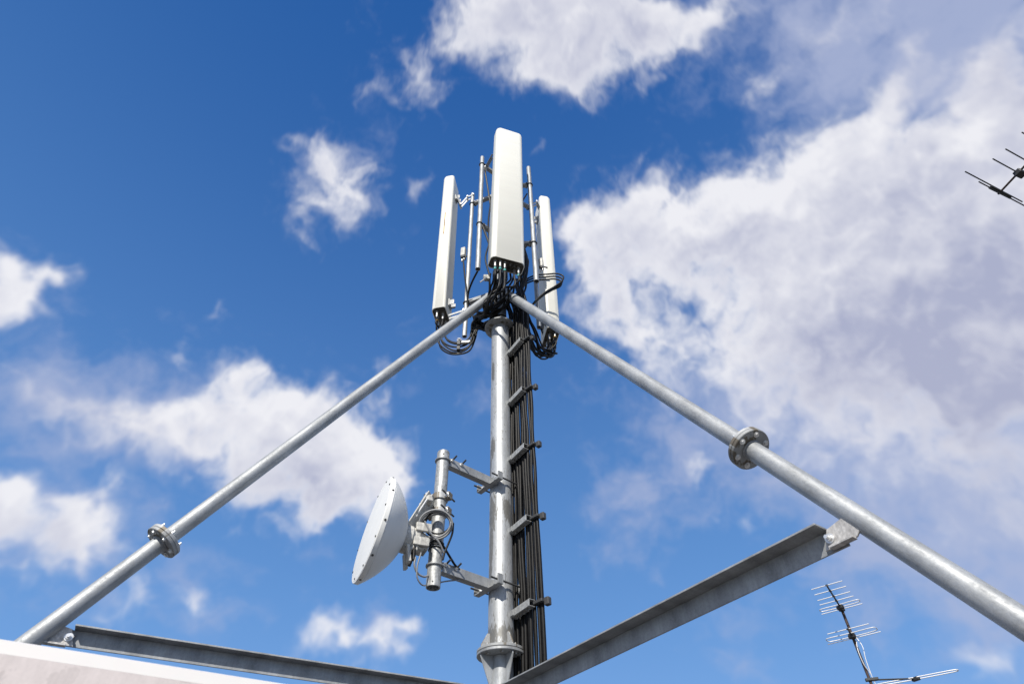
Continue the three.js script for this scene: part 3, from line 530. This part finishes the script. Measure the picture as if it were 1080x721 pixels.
for (let i = 0; i < 12; i++) {                                     // loops below the right panel
  const p = portsS[i % 6], a = portWorld(panelR, p), f = (i % 6) / 5, g = i / 11;
  const px = [[578, 374], [584, 377], [590, 370], [574, 376], [580, 370], [587, 376]][i % 6];
  const low = [[0.32, 5.948, -4.36], [0.373, 5.893, -4.36], [0.434, 5.958, -4.36], [0.277, 5.863, -4.3], [0.342, 5.851, -4.33], [0.405, 5.938, -4.38]][i % 6];
  const back = [[0.232, 5.92, -4.25], [0.268, 5.883, -4.28], [0.299, 5.948, -4.28], [0.2, 5.844, -4.2], [0.237, 5.818, -4.24], [0.287, 5.895, -4.28]][i % 6];
  const up = [[0.18, 6.056, -4.12], [0.198, 6.022, -4.14], [0.22, 6.111, -4.16], [0.158, 5.959, -4.08], [0.184, 5.912, -4.1], [0.206, 5.994, -4.14]][i % 6];
  jumper([i < 6 ? a : jit([a[0] - 0.05, a[1] + 0.25, a[2] + 0.08], 0.12), [a[0], a[1] - (i < 6 ? 0.1 : -0.05), a[2]], jit(low, 0.05), jit(back, 0.06), jit(up, 0.05), jit([0.149, 6.237, -4.08], 0.05), jit([0.115, 6.397, -4.04], 0.06)], 0.0088, 'black jumper cable in the tangle below the right panel antenna', 'cable loops under the right panel');
}
for (let i = 0; i < 3; i++) {
  const o = i * 0.018;
  jumper([[0.09, 6.506, -3.98], [0.172, 6.659, -3.98], [0.273, 6.707, -3.97], [0.391, 6.706, -3.96], [0.489, 6.697, -3.95], [0.545, 6.655, -3.95], [0.528, 6.564, -3.94], [0.445, 6.475, -3.94], [0.345, 6.4, -3.95], [0.256, 6.321, -3.98], [0.177, 6.225, -4.02], [0.124, 6.052, -4.04]].map(([x, y, z], k) => [x - o * 0.6, y - o * (k < 7 ? 1.2 : 0.3), z - o]), 0.0085, 'black cable bowing far out to the right past the right panel antenna', 'wide cable bow on the right');
}
jumper([[-0.51, 7.041, -4], [-0.484, 6.773, -4], [-0.452, 6.495, -3.98], [-0.424, 6.245, -3.97], [-0.361, 6.035, -3.96]], 0.0085, 'black cable falling from the small box on the thin left pipe');
jumper([[-0.326, 6.467, -3.72], [-0.381, 6.405, -3.8], [-0.423, 6.366, -3.9], [-0.432, 6.25, -3.95], [-0.399, 6.075, -3.97]], 0.0100, 'black cable leaving the open end of the pipe left of the middle panel');
jumper([[-0.191, 7.879, -3.7], [-0.227, 7.261, -3.68], [-0.211, 6.878, -3.66], [-0.246, 6.602, -3.66], [-0.206, 6.35, -3.68]], 0.0090, 'black cable running down behind the left edge of the middle panel');
for (let i = 0; i < 9; i++) {                                     // packed leads between the middle panel and the strut joint
  const k = i / 8, x0 = mix(-0.19, 0.06, k), z0 = -3.58 - (i % 3) * 0.035;
  jumper([[x0, 6.24, z0], jit([x0 - 0.01, 6.16, z0], 0.03), jit([x0 * 0.8 - 0.05, 6.08, z0 - 0.04], 0.05), jit([x0 * 0.6 - 0.08, 6.00, -3.74], 0.06), jit([-0.17 + k * 0.04, 5.94, -3.80], 0.05), jit([-0.21 + k * 0.04, 5.92, -3.92], 0.04), jit([-0.14 + k * 0.08, 5.94, -4.00], 0.05), jit([0.02, 5.86, -4.0], 0.05), jit([0.05, 5.6, -3.98], 0.05)], 0.0098, 'black lead in the packed bunch under the middle panel antenna', 'packed leads above the mast flange');
}
for (let i = 0; i < 7; i++) {                                     // leads dropping into the bundle on the right of the mast
  const k = i / 6;
  jumper([jit([0.116, 7.129, -3.88], 0.08), jit([0.148, 6.848, -3.9], 0.10), jit([0.111, 6.579, -3.94], 0.10), jit([0.074, 6.262, -3.95], 0.08), jit([0.068, 5.982, -3.95], 0.07), [MX + 0.10 + k * 0.12, 5.55, MZ - 0.02 + k * 0.08], [MX + 0.10 + k * 0.13, 5.2, MZ - 0.03 + k * 0.09]], 0.0102, 'black lead dropping behind the right strut joint into the cable bundle', 'leads entering the cable bundle');
}
jumper([[0.132, 6.946, -3.8], [0.174, 6.712, -3.8], [0.157, 6.487, -3.82], [0.105, 6.328, -3.86], [0.072, 6.162, -3.95]], 0.0105, 'thick black cable curving down behind the right edge of the middle panel');
jumper([[0.144, 6.701, -3.9], [0.115, 6.378, -3.95], [0.103, 5.941, -4], [0.098, 5.449, -3.95]], 0.0110, 'black cable hanging straight beside the right strut joint');
{
  const t = thing('ground_clamp', 'small bolted clamp sticking out left of the cables under the middle panel', 'clamp', [-0.227, 6.179, -3.58], 0);
  part('body', box(0.05, 0.06, 0.04, [0, 0, 0], [0, 0.3, 0.3], 0.006), M.offwhite, t);
  part('thread', rod([0, 0, 0], [-0.055, -0.10, 0.03], 0.007, 8), M.bolt, t);
  part('nut', hexBolt([-0.01, -0.02, 0.012], [-0.5, -0.9, 0.25], 0.014, 0.016), M.bolt, t);
}

// ---------------------------------------------------------------- dish, its pipe and the two arms
const PX = -0.497, PZ = -3.55, PR = 0.043;
const PY0 = 3.208, PY1 = 4.169;
{
  const t = thing('dish_pipe', 'short thick vertical pipe carrying the dish beside the mast', 'pipe', [PX, PY0, PZ]);
  part('pipe', pipe([0, 0, 0], [0, PY1 - PY0, 0], PR, 0.006, 48), M.mottled, t);
  part('cap', disc([0, PY1 - PY0 + 0.003, 0], [0, 1, 0], PR - 0.002, 0.008, 40), M.mottled, t);
  part('drain_hole', rod([0.0, 0.022, PR - 0.004], [0, 0.022, PR + 0.0008], 0.005, 12), M.blackPlastic, t);
  part('drain_hole', rod([0.006, PY1 - PY0 - 0.035, PR - 0.004], [0.006, PY1 - PY0 - 0.035, PR + 0.0008], 0.006, 12), M.blackPlastic, t);
}
const ARM1 = 4.101, ARM2 = 3.341;
[[ARM1, 'upper grey bracket arm between the mast and the dish pipe'], [ARM2, 'lower grey bracket arm between the mast and the dish pipe']].forEach(([y, label]) => {
  const dx = PX - MX, dz = PZ - MZ, L = Math.hypot(dx, dz), turn = Math.atan2(dx, dz);     // local z from the mast to the pipe, local x to the camera's left and back
  const t = thing('bracket_arm', label, 'bracket', [MX, y, MZ], turn, 'arms of the dish mount');
  const z0 = 0.084, z1 = L - PR + 0.004, h = 0.062, K = 0.006;
  // channel open at the far side
  part('arm', [box(K, h, z1 - z0, [0.024, 0, (z0 + z1) / 2]), box(0.046, K, z1 - z0, [0.0, h / 2 - K / 2 + 0.0006, (z0 + z1) / 2]), box(0.046, K, z1 - z0, [0.0, -h / 2 + K / 2 - 0.0006, (z0 + z1) / 2])], M.galvDull, t);
  // angle plates clamped round the mast
  const front = (zc, s, name) => {
    const pl = part(name, [box(0.25, 0.062, 0.008, [0, 0, zc]), box(0.25, 0.008, 0.036, [0, -0.0275, zc + s * 0.020]), box(0.008, 0.062, 0.036, [-0.121, 0.002, zc + s * 0.021]), box(0.008, 0.062, 0.036, [0.121, 0.002, zc + s * 0.021])], M.galvDull, t);
    return pl;
  };
  front(0.086, 1, 'front_clamp'); front(-0.088, -1, 'back_clamp');
  for (const sx of [-0.103, 0.103]) {
    part('threaded_rod', rod([sx, 0.002, -0.145], [sx, 0.002, 0.165], 0.0062, 10), M.darkSteel, t);
    for (const [z, d] of [[0.091, 1], [-0.093, -1]]) part('nut', hexBolt([sx, 0.002, z], [0, 0, d], 0.0115, 0.011), M.bolt, t);
  }
  // U-bolt round the dish pipe
  const ub = new THREE.TorusGeometry(PR + 0.0065, 0.006, 8, 28, Math.PI); ub.rotateX(Math.PI / 2); ub.rotateY(Math.PI); 
  const saddle = disc([0, 0, L], [0, 1, 0], PR + 0.012, 0.012, 40, PR + 0.0005);
  part('pipe_saddle', saddle, M.galvDull, t);
  for (const [sx, zz] of [[0.027, z1 - 0.02], [0.027, z1 - 0.10]]) {
    part('stud', rod([sx + 0.045, 0.036, zz - 0.005], [sx - 0.02, 0.012, zz], 0.0062, 10), M.darkSteel, t);
    part('nut', hexBolt([sx + 0.001, 0.018, zz], [1, 0.35, 0], 0.011, 0.011), M.bolt, t);
  }
});
{
  // dish: axis nearly level, facing left and a little to the camera
  const t = thing('dish_antenna', 'white round microwave dish seen nearly edge-on left of the mast', 'dish', [-0.854, 3.49, -3.36], 0);
  const az = -64 * RAD, el = 6 * RAD;
  t.rotation.y = az; t.rotation.x = -el;                            // local +z looks out of the dish
  const R = 0.315;
  const bowl = []; for (let i = 0; i <= 22; i++) { const r = R * 0.985 * (1 - i / 22) + 0.045 * (i / 22); bowl.push([r, -0.016 - 0.18 * (1 - (r / R) ** 2) ** 0.92]); }
  const lathe = (pts, seg = 72) => { const g = new THREE.LatheGeometry(pts.map((p) => new THREE.Vector2(...p)), seg); g.rotateX(Math.PI / 2); return toCreasedNormals(g, 0.5); };
  part('reflector', lathe([[R * 0.985, -0.004], ...bowl, [0.0, -0.196]]), M.dishWhite, t);
  part('rim', lathe([[R * 0.97, -0.018], [R, -0.018], [R + 0.003, -0.014], [R + 0.003, 0.010], [R, 0.013], [R * 0.97, 0.013]]), M.dishWhite, t);
  const ra = []; for (let i = 0; i <= 12; i++) { const r = R * 0.975 * (1 - i / 12); ra.push([r, 0.0132 + 0.018 * (1 - (r / R) ** 2)]); }
  part('radome', lathe([[R * 0.975, 0.004], ...ra]), M.dishWhite, t);
  for (let i = 0; i < 20; i++) { const a = i / 20 * 2 * Math.PI, c = Math.cos(a), s = Math.sin(a); part('rim_bolt', i % 2 ? hexBolt([c * (R + 0.002), s * (R + 0.002), -0.003], [c, s, 0], 0.0052, 0.005) : hexBolt([c * (R - 0.022), s * (R - 0.022), 0.0155], [0, 0, 1], 0.0052, 0.004), M.darkSteel, t); }
  // feed hub, radio and mount behind the dish
  part('hub', lathe([[0.0, -0.235], [0.075, -0.235], [0.085, -0.225], [0.085, -0.175], [0.11, -0.165], [0.11, -0.150], [0, -0.150]], 40), M.offwhite, t);
  const radio = part('radio_unit', [box(0.12, 0.15, 0.05, [0.0, -0.01, -0.255], [0, 0, 0], 0.012), box(0.09, 0.11, 0.05, [0.0, -0.005, -0.295], [0, 0, 0], 0.010)], M.offwhite, t);
  for (let i = 0; i < 6; i++) part('cooling_fin', box(0.006, 0.09, 0.035, [-0.042 + i * 0.017, -0.005, -0.325], [0, 0, 0], 0.002), M.offwhite, radio);
  for (const [x, y] of [[0.062, 0.075], [0.062, -0.02], [-0.055, 0.075]]) part('mount_ear', box(0.022, 0.055, 0.10, [x, y, -0.285], [0.15, 0, 0], 0.005), M.offwhite, t);
  part('connector', [rod([0.02, -0.09, -0.26], [0.02, -0.15, -0.255], 0.013, 12), rod([-0.03, -0.09, -0.27], [-0.03, -0.14, -0.265], 0.011, 12)], M.blackPlastic, t);
  part('skirt', [box(0.045, 0.11, 0.02, [0.06, -0.12, -0.225], [0.25, 0, 0.1], 0.004), box(0.04, 0.09, 0.02, [-0.02, -0.13, -0.235], [0.3, 0, -0.1], 0.004)], M.offwhite, t);
}
{
  const y = PY0 + 0.60, t = thing('pipe_clamp', 'bolted clamp gripping the dish pipe above the cable coil', 'clamp', [PX, y, PZ], -25 * RAD);
  for (const dy of [0.0, -0.11]) {
    part('band', disc([0, dy, 0], [0, 1, 0], PR + 0.010, 0.045, 40, PR + 0.0005), M.galvDirty, t);
    for (const s of [-1, 1]) { const e = part('ear', box(0.035, 0.045, 0.05, [s * (PR + 0.022), dy, 0], [0, 0, 0], 0.004), M.galvDirty, t); part('stud', rod([s * (PR + 0.024), dy, -0.075], [s * (PR + 0.024), dy, 0.085], 0.006, 10), M.darkSteel, e); part('nut', hexBolt([s * (PR + 0.024), dy, 0.026], [0, 0, 1], 0.011, 0.012), M.bolt, e); }
  }
  for (const z of [-0.022, 0.022]) {                                   // side plates of the yoke, down to the dish hub
    const a = local(t, [PX - 0.045, y - 0.03, PZ + 0.05]), b = local(t, [PX - 0.145, y - 0.27, PZ + 0.09]), g = new RoundedBoxGeometry(0.085, a.distanceTo(b) + 0.03, 0.009, 1, 0.003);
    place(g, a, b); g.translate(0, 0, z); part('yoke_plate', g, M.offwhite, t);
  }
  for (const k of [0.12, 0.42, 0.70]) { const p = local(t, [PX - 0.045 - 0.105 * k, y + 0.015 - 0.285 * k, PZ + 0.05 + 0.05 * k]); part('yoke_bolt', hexBolt([p.x, p.y, p.z + 0.026], [0, 0, 1], 0.011, 0.012, 0.01), M.bolt, t); }
  { const p = local(t, [PX - 0.075, y - 0.06, PZ + 0.065]); part('yoke_block', box(0.085, 0.06, 0.05, [p.x, p.y, p.z], [0.1, -0.5, 0.35], 0.010), M.offwhite, t); }
  { const p = local(t, [PX - 0.11, y - 0.17, PZ + 0.08]); part('tilt_screw', rod([p.x + 0.06, p.y + 0.09, p.z + 0.02], [p.x - 0.03, p.y - 0.05, p.z + 0.03], 0.007, 10), M.bolt, t); }
}
function coil(cx, cy, cz, R, turns, r, tx, tz, seed, n = 40) {      // spare cable wound round in a hoop
  const q = rng(seed), pts = [];
  for (let i = 0; i <= n * turns; i++) { const a = i / n * 2 * Math.PI, rr = R * (1 + 0.06 * Math.sin(a * 0.37 + seed) + (q() - 0.5) * 0.01); pts.push([cx + Math.cos(a) * rr, cy + Math.sin(a) * rr * 0.82 - Math.sin(a * 0.5) * 0.004, cz + Math.sin(a) * rr * 0.25 + i * 0.0004 + Math.sin(a * 0.7 + seed) * 0.006]); }
  return cable(pts, r, n * turns, 8);
}
single('cable_coil', coil(PX - 0.002, PY0 + 0.36, PZ + 0.062, 0.098, 3, 0.0065, 0, 0, 3), M.greyCable, 'grey cable coiled in a hoop in front of the dish pipe', 'cable');
single('cable_coil', coil(PX + 0.008, PY0 + 0.375, PZ + 0.056, 0.082, 2, 0.0055, 0, 0, 8), M.rubber, 'thin black cable coiled inside the grey hoop on the dish pipe', 'cable');
jumper([[-0.597, 3.334, -3.42], [-0.598, 3.288, -3.42], [-0.58, 3.251, -3.44], [-0.55, 3.242, -3.47], [-0.524, 3.27, -3.52], [-0.479, 3.313, -3.6]], 0.0060, 'grey drip loop from the dish radio to the dish pipe', 'cables of the dish', M.greyCable);
jumper([[-0.566, 3.363, -3.42], [-0.58, 3.282, -3.42], [-0.576, 3.218, -3.43], [-0.555, 3.192, -3.46], [-0.519, 3.229, -3.55], [-0.433, 3.28, -3.62], [-0.324, 3.317, -3.68], [-0.202, 3.376, -3.8]], 0.0045, 'thin grey cable passing behind the foot of the dish pipe to the mast', 'cables of the dish', M.greyCable);
jumper([[-0.609, 3.4, -3.42], [-0.608, 3.364, -3.42], [-0.607, 3.323, -3.42]], 0.011, 'short black plug hanging under the dish radio', 'cables of the dish');
jumper([[-0.466, 3.466, -3.47], [-0.433, 3.43, -3.52], [-0.399, 3.388, -3.56], [-0.379, 3.371, -3.6], [-0.358, 3.365, -3.64]], 0.0075, 'black cable running from the coil down to the lower dish arm', 'cables of the dish');
jumper([[-0.39, 3.574, -3.46], [-0.394, 3.521, -3.48], [-0.415, 3.457, -3.49], [-0.434, 3.402, -3.49], [-0.443, 3.354, -3.49]], 0.0065, 'black cable curling down the right side of the dish pipe', 'cables of the dish');
jumper([[-0.561, 3.568, -3.42], [-0.517, 3.495, -3.44], [-0.469, 3.449, -3.46], [-0.44, 3.396, -3.49]], 0.0055, 'thin dark cable crossing the dish pipe below the coil', 'cables of the dish', M.greyCable);
for (let i = 0; i < 3; i++) { const g = new THREE.TorusGeometry(PR + 0.003, 0.0032, 6, 36); g.rotateX(Math.PI / 2 + 0.12 * (i - 1)); g.translate(PX, PY0 + 0.235 + i * 0.022, PZ); single('cable_tie', g, M.blackPlastic, 'black cable tie wrapped round the dish pipe below the coil', 'cable tie', 'cable ties on the dish pipe'); }

// ---------------------------------------------------------------- television aerials on the roof behind
function element(t, c, dir, half, r, mat, name = 'element') { return part(name, rod([c[0] - dir[0] * half, c[1], c[2] - dir[2] * half], [c[0] + dir[0] * half, c[1], c[2] + dir[2] * half], r, 8), mat, t); }
function foldedDipole(t, c, dir, half, gap, r, mat, parent = t) {
  const pts = []; const o = gap / 2, b = [dir[2], 0, -dir[0]];
  for (const [s, k] of [[0.05, -1], [0.95, -1], [1, -0.6], [1, 0.6], [0.95, 1], [-0.95, 1], [-1, 0.6], [-1, -0.6], [-0.95, -1], [-0.05, -1]]) pts.push([c[0] + dir[0] * half * s + b[0] * o * k, c[1], c[2] + dir[2] * half * s + b[2] * o * k]);
  return part('folded_dipole', cable(pts, r, 90, 8), mat, parent);
}
{
  const px = 4.6, pz = -8.88, Y1 = 5.191, Y2 = 4.816, Y3 = 4.264;
  const t = thing('tv_aerial', 'rusty pole with three pale television aerials at the lower right', 'aerial', [px, 0, pz], 0, 'television aerials');
  part('pole', rod([0, 0, 0], [0, Y1 + 0.05, 0], 0.019, 16), M.rustPole, t);
  part('pole_foot', box(0.3, 0.04, 0.3, [0, 0.022, 0]), M.galvDull, t);
  const bd = new THREE.Vector3(-0.52, 0, 0.85).normalize(), ed = [0.80, 0, 0.60];
  const head = (y, len, els, dip, refl) => {
    const b = part('boom', rod([-bd.x * 0.06, y, -bd.z * 0.06], [bd.x * len, y, bd.z * len], 0.011, 10), M.blackPlastic, t);
    part('bracket', box(0.07, 0.08, 0.06, [bd.x * 0.02, y, bd.z * 0.02], [0, 0.5, 0], 0.006), M.blackPlastic, t);
    for (const [k, half] of els) { element(b, [bd.x * k, y + 0.012, bd.z * k], ed, half, 0.0062, M.aluminium); part('element_clamp', box(0.03, 0.02, 0.03, [bd.x * k, y + 0.01, bd.z * k], [0, 0.5, 0], 0.004), M.blackPlastic, b); }
    if (dip) { foldedDipole(b, [bd.x * dip[0], y + 0.004, bd.z * dip[0]], ed, dip[1], dip[2], 0.0062, M.aluminium); part('dipole_box', box(0.06, 0.05, 0.09, [bd.x * dip[0], y - 0.02, bd.z * dip[0]], [0, 0.5, 0], 0.008), M.blackPlastic, b); }
  };
  head(Y1, 0.90, [[0.88, 0.205], [0.68, 0.212], [0.47, 0.222], [0.30, 0.232], [-0.04, 0.285]], [0.12, 0.272, 0.085]);
  head(Y2, 0.28, [[0.27, 0.275], [0.12, 0.0], [-0.12, 0.36]].filter((e) => e[1]), [0.06, 0.33, 0.13]);
  const c = [5.157, 4.25, -8.799], lc = local(t, c);
  const b3 = part('boom', rod([0, Y3, 0], [lc.x, Y3 - 0.02, lc.z], 0.010, 10), M.blackPlastic, t);
  part('bracket', box(0.16, 0.035, 0.05, [0.02, Y3, 0.02], [0, -0.3, 0], 0.006), M.blackPlastic, t);
  foldedDipole(b3, [lc.x, lc.y, lc.z], [0.843, 0, 0.538], 0.50, 0.075, 0.0068, M.aluminium);
  part('dipole_box', box(0.05, 0.045, 0.10, [lc.x, lc.y - 0.01, lc.z], [0, 0.55, 0], 0.008), M.blackPlastic, b3);
  part('coaxial_cable', cable([[0.02, Y2 - 0.05, 0.03], [-0.03, Y2 - 0.2, 0.06], [-0.02, Y2 - 0.38, 0.05], [0.03, Y3 + 0.05, 0.03], [0.03, Y3 - 0.4, 0.02]], 0.005), M.aluminium, t);
  part('coaxial_cable', cable([[0.02, Y2, 0.03], [0.05, Y2 - 0.15, 0.06], [0.03, Y2 - 0.32, 0.05], [0.03, Y3 - 0.02, 0.03]], 0.005), M.aluminium, t);
}
{
  // aerial reaching in at the right edge; its pole stands outside the picture
  const H = 6.978, A = [4.903, H, -3.264], B = [4.964, H, -3.068], d = V(B).sub(V(A)).normalize(), E = [5.10, H, -2.63];
  const t = thing('tv_aerial', 'television aerial with backlit shade painted in, poking in at the upper right edge', 'aerial', [E[0], 0, E[2]], 0, 'television aerials');
  const q = (p) => [p[0] - E[0], p[1], p[2] - E[2]];
  part('pole', rod([0, 0, 0], [0, H + 0.12, 0], 0.02, 16), M.rustPole, t);
  part('pole_foot', box(0.3, 0.04, 0.3, [0, 0.022, 0]), M.galvDull, t);
  const b = part('boom', rod(q([A[0] - d.x * 0.03, H, A[2] - d.z * 0.03]), [0.02, H, 0.08], 0.010, 10), M.rustPole, t);
  const ed = V([0.905, 0, -0.425]).normalize().toArray();
  element(b, q([4.82, H + 0.01, -3.215]), ed, 0.415, 0.0065, M.backlitAlu);
  element(b, q([4.93, H - 0.012, -3.287]), ed, 0.345, 0.0065, M.backlitAlu);
  part('reflector_plate', box(0.30, 0.02, 0.035, q([4.905, H, -3.27]), [0, 0.42, 0], 0.004), M.blackPlastic, b);
  element(b, q([4.955, H + 0.012, -3.055]), ed, 0.34, 0.0065, M.backlitAlu);
  element(b, q([5.01, H + 0.012, -2.95]), ed, 0.325, 0.0065, M.backlitAlu);
  element(b, q([5.06, H + 0.012, -2.78]), ed, 0.31, 0.0065, M.backlitAlu);
  part('dipole_box', box(0.09, 0.06, 0.07, q([4.975, H - 0.01, -3.06]), [0, 0.4, 0], 0.01), M.blackPlastic, b);
}

renderer.render(scene, camera);
